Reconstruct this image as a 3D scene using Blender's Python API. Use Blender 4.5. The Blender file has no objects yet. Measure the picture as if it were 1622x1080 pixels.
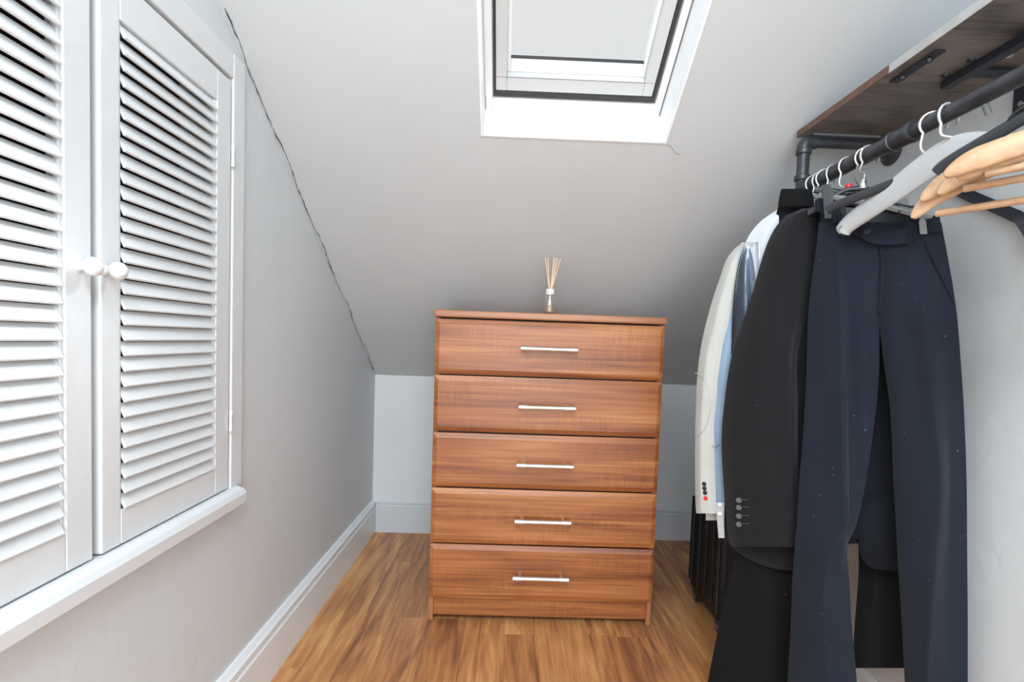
import bpy, bmesh, math, random
from mathutils import Vector, Matrix
random.seed(7)
D = bpy.data; SC = bpy.context.scene; C = SC.collection

# ---------------------------------------------------------------- camera
PITCH, ROLL, YAW, F, CX, CY = .04684, .03462, -.0166, 800., 818.3, 576.6
EYE = Vector((0, 0, .95))
fw = Vector((-math.sin(YAW)*math.cos(PITCH), math.cos(YAW)*math.cos(PITCH), -math.sin(PITCH)))
r0 = Vector((math.cos(YAW), math.sin(YAW), 0)); u0 = r0.cross(fw)
rt = r0*math.cos(ROLL) + u0*math.sin(ROLL); up = u0*math.cos(ROLL) - r0*math.sin(ROLL)
cam = D.objects.new('camera', D.cameras.new('camera')); C.objects.link(cam)
cam.matrix_world = Matrix(((rt.x, up.x, -fw.x, 0), (rt.y, up.y, -fw.y, 0), (rt.z, up.z, -fw.z, EYE.z), (0, 0, 0, 1)))
cam.data.sensor_width = 36; cam.data.lens = 36*F/1622
cam.data.shift_x = (811-CX)/1622; cam.data.shift_y = (CY-540)/1622
cam.data.clip_start = .02
SC.camera = cam

# ---------------------------------------------------------------- light
w = D.worlds.new('world'); SC.world = w; w.use_nodes = True
w.node_tree.nodes['Background'].inputs[0].default_value = (.97, .985, 1, 1)
w.node_tree.nodes['Background'].inputs[1].default_value = 1.01
def area(name, loc, target, sx, sy, power, col=(1, 1, 1)):
    l = D.lights.new(name, 'AREA'); l.shape = 'RECTANGLE'; l.size = sx; l.size_y = sy; l.energy = power; l.color = col
    o = D.objects.new(name, l); C.objects.link(o); o.location = loc
    o.rotation_euler = (Vector(target)-Vector(loc)).to_track_quat('-Z', 'Y').to_euler(); return o
sun = D.lights.new('hazy_sun', 'SUN'); sun.energy = 6.0; sun.angle = math.radians(15); sun.color = (.94, 1, 1.05)
so = D.objects.new('hazy_sun', sun); C.objects.link(so)
so.rotation_euler = (-Vector((.76, .44, .74))).to_track_quat('-Z', 'Y').to_euler()
area('rear_fill_high', (-.12, -.70, 2.22), (-.12, -.5, 0), 1.1, 1.1, 49, (.90, 1, 1.07))  # added soft fill overhead behind the camera, no actual fitting
area('rear_fill_low', (.15, -2.3, 1.0), (.15, 0, 1.35), 1.4, 1.9, 50, (.90, 1, 1.07))  # added fill panel at the rear; the wall behind it has no opening
vs = SC.view_settings
vs.view_transform = 'Standard'; vs.look = 'None'; vs.gamma = 1; vs.use_curve_mapping = False; vs.exposure = 0.16

# ---------------------------------------------------------------- materials
MATS = {}
def newmat(name):
    m = D.materials.new(name); m.use_nodes = True; MATS[name] = m
    nt = m.node_tree; return m, nt, nt.nodes['Principled BSDF']
def N(nt, t, **k):
    n = nt.nodes.new(t)
    for a, b in k.items(): setattr(n, a, b)
    return n
def ramp(nt, stops):
    r = N(nt, 'ShaderNodeValToRGB'); e = r.color_ramp.elements
    while len(e) < len(stops): e.new(.5)
    for i, (p, c) in enumerate(stops): e[i].position = p; e[i].color = (*c, 1)
    return r
def bump(nt, b, src, strength, dist=.01):
    n = N(nt, 'ShaderNodeBump'); n.inputs['Strength'].default_value = strength; n.inputs['Distance'].default_value = dist
    nt.links.new(src, n.inputs['Height']); nt.links.new(n.outputs[0], b.inputs['Normal'])
def plain(name, col, rough=.5, metal=0, noise=0, nscale=30, bmp=0, bscale=60):
    m, nt, b = newmat(name)
    b.inputs['Base Color'].default_value = (*col, 1); b.inputs['Roughness'].default_value = rough; b.inputs['Metallic'].default_value = metal
    tc = N(nt, 'ShaderNodeTexCoord')
    if noise:
        n = N(nt, 'ShaderNodeTexNoise'); n.inputs['Scale'].default_value = nscale; n.inputs['Detail'].default_value = 4
        nt.links.new(tc.outputs['Object'], n.inputs[0])
        r = ramp(nt, [(.3, tuple(c*(1-noise) for c in col)), (.7, tuple(min(1, c*(1+noise)) for c in col))])
        nt.links.new(n.outputs[0], r.inputs[0]); nt.links.new(r.outputs[0], b.inputs['Base Color'])
    if bmp:
        n = N(nt, 'ShaderNodeTexNoise'); n.inputs['Scale'].default_value = bscale; n.inputs['Detail'].default_value = 5
        nt.links.new(tc.outputs['Object'], n.inputs[0]); bump(nt, b, n.outputs[0], bmp)
    return m
def plaster(name, col, relief=.22):
    m, nt, b = newmat(name); b.inputs['Roughness'].default_value = .55
    tc = N(nt, 'ShaderNodeTexCoord')
    n = N(nt, 'ShaderNodeTexNoise'); n.inputs['Scale'].default_value = 3; n.inputs['Detail'].default_value = 6
    n2 = N(nt, 'ShaderNodeTexNoise'); n2.inputs['Scale'].default_value = 14; n2.inputs['Detail'].default_value = 8; n2.inputs['Distortion'].default_value = 1.2
    for q in (n, n2): nt.links.new(tc.outputs['Object'], q.inputs[0])
    r = ramp(nt, [(.3, tuple(c*.975 for c in col)), (.7, tuple(c*1.02 for c in col))])
    nt.links.new(n.outputs[0], r.inputs[0]); nt.links.new(r.outputs[0], b.inputs['Base Color'])
    bump(nt, b, n2.outputs[0], relief, .006)
    return m
def wood(name, cols, axis, fine=60, long=2.2, rough=.4, perobj=0., bmp=.12, fig=0., dist=1.6, span=.44):
    """grain runs along `axis`; every object gets its own stretch of board"""
    m, nt, b = newmat(name); b.inputs['Roughness'].default_value = rough
    tc = N(nt, 'ShaderNodeTexCoord'); oi = N(nt, 'ShaderNodeObjectInfo')
    off = N(nt, 'ShaderNodeVectorMath', operation='SCALE'); cmb = N(nt, 'ShaderNodeCombineXYZ')
    for i in range(3): nt.links.new(oi.outputs['Random'], cmb.inputs[i])
    nt.links.new(cmb.outputs[0], off.inputs[0]); off.inputs['Scale'].default_value = 37
    add = N(nt, 'ShaderNodeVectorMath', operation='ADD'); nt.links.new(tc.outputs['Object'], add.inputs[0]); nt.links.new(off.outputs[0], add.inputs[1])
    def mapped(sl, sc):
        mp = N(nt, 'ShaderNodeMapping'); s = [sc]*3; s[axis] = sl; mp.inputs['Scale'].default_value = s
        nt.links.new(add.outputs[0], mp.inputs[0]); return mp.outputs[0]
    n1 = N(nt, 'ShaderNodeTexNoise'); n1.inputs['Scale'].default_value = 1; n1.inputs['Detail'].default_value = 6; n1.inputs['Distortion'].default_value = dist
    nt.links.new(mapped(long*.6, 11), n1.inputs[0])
    n2 = N(nt, 'ShaderNodeTexNoise'); n2.inputs['Scale'].default_value = 1; n2.inputs['Detail'].default_value = 5; n2.inputs['Distortion'].default_value = .4
    nt.links.new(mapped(long*2, fine*3), n2.inputs[0])
    mix = N(nt, 'ShaderNodeMath', operation='MULTIPLY_ADD'); nt.links.new(n2.outputs[0], mix.inputs[0]); mix.inputs[1].default_value = .45
    sc_ = N(nt, 'ShaderNodeMath', operation='MULTIPLY_ADD'); nt.links.new(n1.outputs[0], sc_.inputs[0]); sc_.inputs[1].default_value = .75; sc_.inputs[2].default_value = -.10
    nt.links.new(sc_.outputs[0], mix.inputs[2])
    last = mix.outputs[0]
    if fig:   # cross figure (flame) of walnut
        n3 = N(nt, 'ShaderNodeTexNoise'); n3.inputs['Scale'].default_value = 1; n3.inputs['Detail'].default_value = 3; n3.inputs['Distortion'].default_value = .8
        mp = N(nt, 'ShaderNodeMapping'); s = [14.]*3; s[axis] = 95; mp.inputs['Scale'].default_value = s; mp.inputs['Rotation'].default_value = (0, .35, 0)
        nt.links.new(add.outputs[0], mp.inputs[0]); nt.links.new(mp.outputs[0], n3.inputs[0])
        n4 = N(nt, 'ShaderNodeTexNoise'); n4.inputs['Scale'].default_value = 1; nt.links.new(mapped(2.5, 9), n4.inputs[0])
        rr = ramp(nt, [(.48, (0, 0, 0)), (.62, (1, 1, 1))]); nt.links.new(n4.outputs[0], rr.inputs[0])
        mm = N(nt, 'ShaderNodeMath', operation='MULTIPLY'); s3 = N(nt, 'ShaderNodeMath', operation='SUBTRACT'); nt.links.new(n3.outputs[0], s3.inputs[0]); s3.inputs[1].default_value = .5
        nt.links.new(s3.outputs[0], mm.inputs[0]); nt.links.new(rr.outputs[0], mm.inputs[1])
        fa = N(nt, 'ShaderNodeMath', operation='MULTIPLY_ADD'); nt.links.new(mm.outputs[0], fa.inputs[0]); fa.inputs[1].default_value = fig; nt.links.new(last, fa.inputs[2]); last = fa.outputs[0]
    if perobj:
        pa = N(nt, 'ShaderNodeMath', operation='MULTIPLY_ADD'); s5 = N(nt, 'ShaderNodeMath', operation='SUBTRACT'); nt.links.new(oi.outputs['Random'], s5.inputs[0]); s5.inputs[1].default_value = .5
        nt.links.new(s5.outputs[0], pa.inputs[0]); pa.inputs[1].default_value = perobj; nt.links.new(last, pa.inputs[2]); last = pa.outputs[0]
    k = len(cols); r = ramp(nt, [(.5-span/2+span*i/(k-1), c) for i, c in enumerate(cols)])
    nt.links.new(last, r.inputs[0]); nt.links.new(r.outputs[0], b.inputs['Base Color'])
    bump(nt, b, n2.outputs[0], bmp, .002)
    return m
def fabric(name, col, rough=.9, weave=900, lint=0., var=.12, sheen=.15):
    m, nt, b = newmat(name); b.inputs['Roughness'].default_value = rough
    try: b.inputs['Sheen Weight'].default_value = sheen; b.inputs['Sheen Roughness'].default_value = .5
    except Exception: pass
    b.inputs['Specular IOR Level'].default_value = .25
    tc = N(nt, 'ShaderNodeTexCoord')
    n = N(nt, 'ShaderNodeTexNoise'); n.inputs['Scale'].default_value = 9; n.inputs['Detail'].default_value = 5
    nw = N(nt, 'ShaderNodeTexNoise'); nw.inputs['Scale'].default_value = weave; nw.inputs['Detail'].default_value = 2
    for q in (n, nw): nt.links.new(tc.outputs['Object'], q.inputs[0])
    a = N(nt, 'ShaderNodeMath', operation='ADD'); nt.links.new(n.outputs[0], a.inputs[0])
    h = N(nt, 'ShaderNodeMath', operation='MULTIPLY'); nt.links.new(nw.outputs[0], h.inputs[0]); h.inputs[1].default_value = .6; nt.links.new(h.outputs[0], a.inputs[1])
    r = ramp(nt, [(.55, tuple(c*(1-var) for c in col)), (1.05 if False else 1., tuple(min(1, c*(1+var)) for c in col))])
    nt.links.new(a.outputs[0], r.inputs[0]); out = r.outputs[0]
    if lint:
        v = N(nt, 'ShaderNodeTexVoronoi'); v.inputs['Scale'].default_value = 38; nt.links.new(tc.outputs['Object'], v.inputs[0])
        lr = ramp(nt, [(.045, (1, 1, 1)), (.075, (0, 0, 0))]); nt.links.new(v.outputs['Distance'], lr.inputs[0])
        n5 = N(nt, 'ShaderNodeTexNoise'); n5.inputs['Scale'].default_value = 6; nt.links.new(tc.outputs['Object'], n5.inputs[0])
        r5 = ramp(nt, [(.5, (0, 0, 0)), (.6, (1, 1, 1))]); nt.links.new(n5.outputs[0], r5.inputs[0])
        mu = N(nt, 'ShaderNodeMath', operation='MULTIPLY'); nt.links.new(lr.outputs[0], mu.inputs[0]); nt.links.new(r5.outputs[0], mu.inputs[1])
        mu2 = N(nt, 'ShaderNodeMath', operation='MULTIPLY'); nt.links.new(mu.outputs[0], mu2.inputs[0]); mu2.inputs[1].default_value = lint
        mx = N(nt, 'ShaderNodeMixRGB'); nt.links.new(mu2.outputs[0], mx.inputs[0]); nt.links.new(out, mx.inputs[1]); mx.inputs[2].default_value = (.5, .5, .5, 1); out = mx.outputs[0]
    nt.links.new(out, b.inputs['Base Color']); bump(nt, b, nw.outputs[0], .25, .0008)
    return m
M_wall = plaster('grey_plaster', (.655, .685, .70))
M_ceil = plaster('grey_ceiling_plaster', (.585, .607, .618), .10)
M_wall_r = plaster('grey_plaster_right', (.665, .69, .70))
M_knee = plaster('pale_grey_plaster', (.66, .675, .68))
M_trim = plain('white_gloss_paint', (.70, .715, .725), .35, bmp=.12, bscale=25)
M_skirt = plain('skirting_gloss_paint', (.83, .865, .885), .32, bmp=.1, bscale=25)
M_louvre = plain('white_louvre_paint', (.72, .73, .735), .38, bmp=.08, bscale=40)
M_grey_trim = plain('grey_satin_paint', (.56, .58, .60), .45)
M_window = plain('white_window_paint', (.86, .86, .86), .4, bmp=.1, bscale=30)
M_sash = plain('sash_paint', (.60, .61, .61), .45, bmp=.1, bscale=30)
M_reveal = plain('white_reveal_paint', (.88, .88, .88), .5, bmp=.15, bscale=20)
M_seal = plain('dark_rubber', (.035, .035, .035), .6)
M_dark = plain('cupboard_dark', (.10, .10, .10), .9)
M_knob = plain('white_china', (.74, .74, .74), .14)
M_plank = wood('oak_laminate', [(.23, .088, .034), (.42, .175, .064), (.57, .265, .095), (.72, .40, .16)], 1, fine=26, long=2.6, rough=.33, perobj=.11, dist=1.7, span=.38)
M_walnut = wood('walnut_veneer', [(.12, .033, .010), (.245, .072, .021), (.35, .118, .035), (.46, .185, .065)], 0, fine=34, long=1.3, rough=.38, fig=.22, dist=.9, span=.34)
M_wtop = wood('walnut_top', [(.24, .085, .035), (.34, .13, .058), (.44, .20, .10)], 0, fine=40, long=1.2, rough=.36)
M_walnut_v = wood('walnut_edge', [(.19, .06, .03), (.34, .12, .05), (.46, .20, .09)], 2, fine=40, long=1.1, rough=.4)
M_darkwood = wood('dark_oak_board', [(.040, .034, .030), (.15, .128, .115), (.24, .21, .19)], 0, fine=50, long=7, rough=.42, bmp=.5)
M_edge = plain('brown_board_edge', (.13, .065, .045), .5, noise=.3, nscale=60)
M_edge_pale = plain('pale_board_edge', (.42, .41, .40), .35, noise=.1)  # paler colour for the near board's front edge
M_chrome = plain('brushed_steel', (.72, .72, .72), .28, metal=1)
M_bright = plain('zinc_wire', (.78, .78, .78), .35, metal=.6)
M_iron = plain('black_iron_pipe', (.040, .042, .048), .36, metal=.2, noise=.3, nscale=40, bmp=.15, bscale=120)
M_black = plain('black_steel', (.018, .020, .028), .45)
M_bplastic = plain('charcoal_plastic', (.028, .030, .034), .34)
M_wplastic = plain('pale_grey_plastic', (.46, .465, .47), .35)
M_gplastic = plain('mid_grey_plastic', (.18, .185, .19), .45)
M_red = plain('red_plastic', (.65, .02, .03), .4)
M_hwood = wood('beech_hanger', [(.38, .21, .11), (.50, .31, .18), (.58, .385, .245)], 0, fine=30, long=3, rough=.38, bmp=.05)
M_navy = fabric('navy_wool', (.0080, .0118, .0220), lint=.25, sheen=.07)
M_navy_band = fabric('navy_waistband', (.007, .010, .0165), sheen=.05)
M_char = fabric('charcoal_wool', (.0068, .0068, .0082), lint=.4, sheen=.09)
M_jbody = fabric('dark_navy_wool', (.005, .0068, .011), sheen=.04)
M_blk = fabric('black_wool', (.0028, .0028, .0036), lint=.3, sheen=.03)
M_lining = plain('black_lining', (.006, .006, .010), .4)
M_cream = fabric('cream_linen', (.46, .455, .425), var=.06, weave=600)
M_blue = fabric('pale_blue_chambray', (.24, .33, .44), var=.16, weave=500)
M_white = fabric('white_cotton', (.60, .62, .66), var=.04)
M_dnavy = fabric('slate_cotton', (.10, .13, .18), var=.2)
M_case = plain('black_suitcase_fabric', (.012, .012, .012), .55, bmp=.3, bscale=300)
M_rubber = plain('wheel_rubber', (.03, .03, .03), .6)
M_button = plain('dark_horn_button', (.10, .10, .105), .25)
M_wbutton = plain('white_button', (.8, .8, .8), .25)
M_bbutton = plain('black_button', (.015, .015, .015), .25)
M_reed = plain('rattan_reed', (.80, .56, .36), .7)
M_collar = plain('frosted_collar', (.68, .64, .62), .3)
def glassy(name, col, rough=0, ior=1.45):
    m, nt, b = newmat(name); b.inputs['Base Color'].default_value = (*col, 1); b.inputs['Transmission Weight'].default_value = 1
    b.inputs['Roughness'].default_value = rough; b.inputs['IOR'].default_value = ior; return m
M_glass = glassy('clear_glass', (1, 1, 1)); M_oil = glassy('diffuser_oil', (.97, .95, .85), ior=1.33)
m, nt, b = newmat('window_glass'); M_pane = m        # thin pane: mostly clear, faint sheen
tr = N(nt, 'ShaderNodeBsdfTransparent'); gl = N(nt, 'ShaderNodeBsdfGlossy'); gl.inputs['Roughness'].default_value = .03
tr.inputs[0].default_value = (.86, .87, .87, 1)
mx = N(nt, 'ShaderNodeMixShader'); mx.inputs[0].default_value = .05
nt.links.new(tr.outputs[0], mx.inputs[1]); nt.links.new(gl.outputs[0], mx.inputs[2]); nt.links.new(mx.outputs[0], nt.nodes['Material Output'].inputs[0])
m, nt, b = newmat('thin_clear_plastic'); M_film = m
tr = N(nt, 'ShaderNodeBsdfTransparent'); gl = N(nt, 'ShaderNodeBsdfGlossy'); gl.inputs['Roughness'].default_value = .12
fr = N(nt, 'ShaderNodeFresnel'); fr.inputs[0].default_value = 1.6
mx = N(nt, 'ShaderNodeMixShader'); nt.links.new(fr.outputs[0], mx.inputs[0]); nt.links.new(tr.outputs[0], mx.inputs[1]); nt.links.new(gl.outputs[0], mx.inputs[2])
nt.links.new(mx.outputs[0], nt.nodes['Material Output'].inputs[0])

# ---------------------------------------------------------------- mesh helpers
def tag(o, label=None, cat=None, group=None, kind=None):
    for k, v in (('label', label), ('category', cat), ('group', group), ('kind', kind)):
        if v: o[k] = v
    return o
def empty(name, loc=(0, 0, 0), label=None, cat=None, group=None, kind=None):
    o = D.objects.new(name, None); C.objects.link(o); o.location = loc; o.empty_display_size = .05
    return tag(o, label, cat, group, kind)
def link(name, me, parent=None, mat=None):
    if mat is not None and not me.materials: me.materials.append(mat)
    o = D.objects.new(name, me); C.objects.link(o)
    if parent is not None:
        o.parent = parent; bpy.context.view_layer.update()
        o.matrix_parent_inverse = parent.matrix_world.inverted()
    return o
def finish(name, bm, mat, parent=None, smooth=False, bevel=0, seg=2, center=True):
    bmesh.ops.remove_doubles(bm, verts=bm.verts, dist=1e-6)
    bmesh.ops.recalc_face_normals(bm, faces=bm.faces)
    if bevel: 
        ed = [e for e in bm.edges if len(e.link_faces) == 2 and e.calc_face_angle(0) > .6]
        bmesh.ops.bevel(bm, geom=ed, offset=bevel, segments=seg, affect='EDGES', profile=.5, clamp_overlap=True)
    me = D.meshes.new(name)
    off = Vector((0, 0, 0))
    if center and bm.verts:
        lo = Vector([min(v.co[i] for v in bm.verts) for i in range(3)]); hi = Vector([max(v.co[i] for v in bm.verts) for i in range(3)])
        off = (lo+hi)/2; off.z = lo.z
        for v in bm.verts: v.co -= off
    bm.to_mesh(me); bm.free()
    for p in me.polygons: p.use_smooth = smooth
    for mm in (mat if isinstance(mat, (list, tuple)) else [mat]): me.materials.append(mm)
    o = D.objects.new(name, me); C.objects.link(o); o.location = off
    if parent is not None:
        o.parent = parent; bpy.context.view_layer.update()
        o.matrix_parent_inverse = parent.matrix_world.inverted()
    return o
def box(bm, a, b, mtx=None):
    vs_ = []
    for x in (a[0], b[0]):
        for y in (a[1], b[1]):
            for z in (a[2], b[2]):
                v = Vector((x, y, z)); vs_.append(bm.verts.new(mtx @ v if mtx else v))
    for f in ((0, 1, 3, 2), (4, 6, 7, 5), (0, 4, 5, 1), (2, 3, 7, 6), (0, 2, 6, 4), (1, 5, 7, 3)): bm.faces.new([vs_[i] for i in f])
def B(name, a, b, mat, parent=None, bevel=0, mtx=None):
    bm = bmesh.new(); box(bm, a, b, mtx); return finish(name, bm, mat, parent, bevel=bevel)
def cr(P, n):      # catmull-rom through points
    P = [Vector(p) for p in P]; out = []
    for i in range(len(P)-1):
        a = P[max(i-1, 0)]; b = P[i]; c = P[i+1]; d = P[min(i+2, len(P)-1)]
        for k in range(n):
            t = k/n; out.append(.5*((2*b)+(c-a)*t+(2*a-5*b+4*c-d)*t*t+(3*b-a-3*c+d)*t**3))
    out.append(P[-1]); return out
def tube(bm, pts, r, seg=10, cap=True):
    pts = [Vector(p) for p in pts]; rings = []; prev = None
    for i, p in enumerate(pts):
        t = (pts[min(i+1, len(pts)-1)]-pts[max(i-1, 0)]).normalized()
        if prev is None:
            a = Vector((0, 0, 1)) if abs(t.z) < .9 else Vector((1, 0, 0)); nn = t.cross(a).normalized()
        else: nn = (prev - t*prev.dot(t)).normalized()
        prev = nn; bb = t.cross(nn); rr = r[i] if isinstance(r, (list, tuple)) else r
        rings.append([bm.verts.new(p+(nn*math.cos(2*math.pi*k/seg)+bb*math.sin(2*math.pi*k/seg))*rr) for k in range(seg)])
    for A, Bq in zip(rings, rings[1:]):
        for k in range(seg): bm.faces.new((A[k], A[(k+1) % seg], Bq[(k+1) % seg], Bq[k]))
    if cap: bm.faces.new(rings[0][::-1]); bm.faces.new(rings[-1])
def T(name, pts, r, mat, parent=None, seg=12):
    bm = bmesh.new(); tube(bm, pts, r, seg); o = finish(name, bm, mat, parent, smooth=True)
    try: o.data.set_sharp_from_angle(angle=math.radians(50))
    except Exception: pass
    return o
def lathe(name, prof, origin, axis, mat, parent=None, seg=24):
    """prof: (distance along axis, radius)"""
    ax = Vector(axis).normalized(); pts = [Vector(origin)+ax*h for h, r in prof]
    bm = bmesh.new(); a = Vector((0, 0, 1)) if abs(ax.z) < .9 else Vector((1, 0, 0)); nn = ax.cross(a).normalized(); bb = ax.cross(nn); R = []
    for (h, r), p in zip(prof, pts): R.append([bm.verts.new(p+(nn*math.cos(2*math.pi*k/seg)+bb*math.sin(2*math.pi*k/seg))*max(r, 1e-4)) for k in range(seg)])
    for A, Bq in zip(R, R[1:]):
        for k in range(seg): bm.faces.new((A[k], A[(k+1) % seg], Bq[(k+1) % seg], Bq[k]))
    bm.faces.new(R[0][::-1]); bm.faces.new(R[-1])
    o = finish(name, bm, mat, parent, smooth=True)
    try: o.data.set_sharp_from_angle(angle=math.radians(40))
    except Exception: pass
    return o
def ray(x, y): return fw + rt*((x-CX)/F) - up*((y-CY)/F)
def hit(x, y, n, c):             # the point seen at pixel x, y on the plane n.P = c
    r = ray(x, y); return EYE + r*((c-n.dot(EYE))/n.dot(r))

# ================================================================ ROOM
WL, WR, YB, YF, ZC = -.637, .938, 2.431, -2.5, 2.30
KZ, TK = .762, .668                      # knee wall height, roof pitch (tan)
YT = YB-(ZC-KZ)/TK                       # where slope meets the flat ceiling
es = Vector((0, -.8316, .5554)); en = Vector((0, .5554, .8316)); ex = Vector((1, 0, 0)); O = Vector((-.092, 1.3535, 1.4817))
SL = Matrix(((1, es.x, en.x, O.x), (0, es.y, en.y, O.y), (0, es.z, en.z, O.z), (0, 0, 0, 1)))   # slope frame: u across, v up the slope, n outward
# floor: seams of the laminate strips
fl = B('floor', (WL-.1, YF, -.06), (WR+.1, YB+.1, -.012), M_dark); tag(fl, kind='structure')
seams = [-.637, -.56, -.46, -.36, -.242, -.114, .016, .113, .205, .291, .384, .482, .58, .678, .776, .874, .938]
joint = {4: [1.675], 3: [1.675, .6], 6: [1.592, .5], 9: [1.60, .4], 10: [1.592], 5: [2.2, .9], 7: [.85, 2.1], 8: [2.3, 1.1], 2: [2.1, .9], 1: [1.2], 11: [2.0, .8], 12: [1.2, 2.3], 13: [1.7, .7], 14: [.9, 2.1], 15: [1.4]}
for i in range(len(seams)-1):
    ys = sorted([-.1, YB] + joint.get(i, [1.4]))
    for a, b2 in zip(ys, ys[1:]):
        dz = random.uniform(-.0002, .0001)
        B('plank', (seams[i]+.0002, a+.0002, -.012), (seams[i+1]-.0002, b2-.0002, dz), M_plank, fl, bevel=.0004)
B('plank', (WL, YF, -.012), (WR, -.102, -.0003), M_plank, fl)
# walls
B('wall_right', (WR, YF, 0), (WR+.12, YB+.12, 2.6), M_wall_r)['kind'] = 'structure'
B('wall_back', (WL-.1, YB, 0), (WR+.1, YB+.12, KZ+.12), M_knee)['kind'] = 'structure'
B('wall_front', (WL-.1, YF-.1, 0), (WR+.1, YF, 2.5), M_wall)['kind'] = 'structure'
cy0, cy1, cz0, cz1 = .395, 1.1535, .583, 1.5035         # cupboard opening in the left wall
bm = bmesh.new()
box(bm, (WL-.12, YF, 0), (WL, cy0-.02, 2.6)); box(bm, (WL-.12, cy1+.02, 0), (WL, YB+.12, 2.6))
box(bm, (WL-.12, cy0-.02, 0), (WL, cy1+.02, cz0)); box(bm, (WL-.12, cy0-.02, cz1+.02), (WL, cy1+.02, 2.6))
finish('wall_left', bm, M_wall)['kind'] = 'structure'
bm = bmesh.new(); x0 = WL-.45
box(bm, (x0, cy0-.05, cz0-.05), (x0+.02, cy1+.05, cz1+.05)); box(bm, (x0, cy0-.05, cz0-.05), (WL-.121, cy0-.01, cz1+.05)); box(bm, (x0, cy1+.01, cz0-.05), (WL-.121, cy1+.05, cz1+.05))
box(bm, (x0, cy0-.05, cz0-.05), (WL-.121, cy1+.05, cz0-.01)); box(bm, (x0, cy0-.05, cz1+.01), (WL-.121, cy1+.05, cz1+.05))
finish('trim_5', bm, M_dark)['kind'] = 'structure'      # inside of the cupboard
# ceiling: flat part, sloping part with the skylight hole
HW, HL = .490, .98
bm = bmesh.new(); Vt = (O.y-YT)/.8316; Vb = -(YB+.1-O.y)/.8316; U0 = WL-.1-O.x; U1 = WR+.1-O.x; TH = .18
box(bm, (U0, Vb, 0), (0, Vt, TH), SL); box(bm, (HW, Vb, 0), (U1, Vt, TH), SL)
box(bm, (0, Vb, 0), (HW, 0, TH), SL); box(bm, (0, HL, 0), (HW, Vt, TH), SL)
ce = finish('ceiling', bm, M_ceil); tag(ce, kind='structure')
bm = bmesh.new(); box(bm, (WL-.1, YF-.1, ZC), (WR+.1, YT+.15, ZC+.1)); finish('flat_panel', bm, M_wall, ce)
# hairline cracks along the left edge of the slope and off the skylight corner
bm = bmesh.new()
def slope_z(y): return KZ+(YB-y)*TK
pts = []
for k in range(120):
    y = 1.12+k*(YB-1.13)/119; pts.append((WL+.001+random.uniform(0, .0035)+max(0, .006*math.sin(y*23)), y, slope_z(y)-.0008-random.uniform(0, .003)))
tube(bm, pts, [random.choice((.0004, .0008, .0015)) for _ in pts], 5)
finish('crack', bm, M_seal, ce)
bm = bmesh.new(); q = [SL @ Vector((HW+.002+.045*t, -.004-.028*t+.004*math.sin(7*t), -.0002)) for t in [i/14 for i in range(15)]]
tube(bm, q, .0007, 5); finish('crack', bm, M_gplastic, ce)
# skylight
sk = empty('window_1', O, kind='structure')
RD = .105
def reveal(name, a, b2, bev=.0015, m=M_reveal): return B(name, a, b2, m, sk, bevel=bev, mtx=SL)
L = .006
reveal('lining', (0, 0, -.002), (L, HL, RD+.02)); reveal('lining', (HW-L, 0, -.002), (HW, HL, RD+.02))
reveal('lining', (L, 0, -.002), (HW-L, L, RD+.02)); reveal('lining', (L, HL-L, -.002), (HW-L, HL, RD+.02))
def ring(name, u0_, u1_, v0_, v1_, wl, wr, wb, wt, n0, n1, mat, par=sk, bev=.002):
    B(name, (u0_, v0_, n0), (u0_+wl, v1_, n1), mat, par, bev, SL); B(name, (u1_-wr, v0_, n0), (u1_, v1_, n1), mat, par, bev, SL)
    B(name, (u0_+wl, v0_, n0), (u1_-wr, v0_+wb, n1), mat, par, bev, SL); B(name, (u0_+wl, v1_-wt, n0), (u1_-wr, v1_, n1), mat, par, bev, SL)
ring('frame_rail', .008, .480, .006, HL-.006, .018, .018, .034, .03, RD, .20, M_window)
ring('frame_bead', .0255, .4615, .0405, HL-.036, .004, .004, .006, .006, RD+.012, .19, M_window)
ring('seal', .029, .458, .046, HL-.042, .006, .009, .0145, .01, RD+.0035, .16, M_seal, bev=0)
ring('sash', .0350, .4480, .0605, HL-.05, .0285, .0265, .0365, .05, RD+.004, .170, M_sash)
ring('glazing_bead', .0635, .4215, .097, HL-.1, .009, .009, .034, .02, RD+.028, .149, M_window)

B('gasket', (.036, .096, RD+.0035), (.448, .0968, RD+.01), M_gplastic, sk, mtx=SL)
B('glass', (.060, .10, .150), (.425, HL-.1, .154), M_pane, sk, mtx=SL)
B('gasket', (.0725, .1308, RD+.0285), (.4125, .1316, .148), M_seal, sk, mtx=SL)
# baseboards
def skirting(name, path, h, th, mat, cap=.028):
    # path: list of (x, y) on the wall face, inward normal to the right-hand list
    bm = bmesh.new(); (ax, ay), (bx, by), (nx, ny) = path
    prof = [(0, 0), (th, 0), (th, h-cap-.006), (th-.004, h-cap), (th-.002, h-cap+.004), (th-.002, h-cap*.45), (th-.007, h-cap*.3), (th*.45, h-.003), (th*.35, h), (0, h)]
    A = [bm.verts.new((ax+nx*p, ay+ny*p, z)) for p, z in prof]; Bq = [bm.verts.new((bx+nx*p, by+ny*p, z)) for p, z in prof]
    for i in range(len(prof)): j = (i+1) % len(prof); bm.faces.new((A[i], A[j], Bq[j], Bq[i]))
    bm.faces.new(A[::-1]); bm.faces.new(Bq)
    o = finish(name, bm, mat); tag(o, kind='structure'); return o
skirting('baseboard_left', [(WL, YF), (WL, YB), (1, 0)], .156, .020, M_skirt, .034)
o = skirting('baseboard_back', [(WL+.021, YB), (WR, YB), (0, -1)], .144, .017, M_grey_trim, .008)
skirting('baseboard_right', [(WR, YF), (WR, YB), (-1, 0)], .144, .017, M_skirt, .034)
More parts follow.
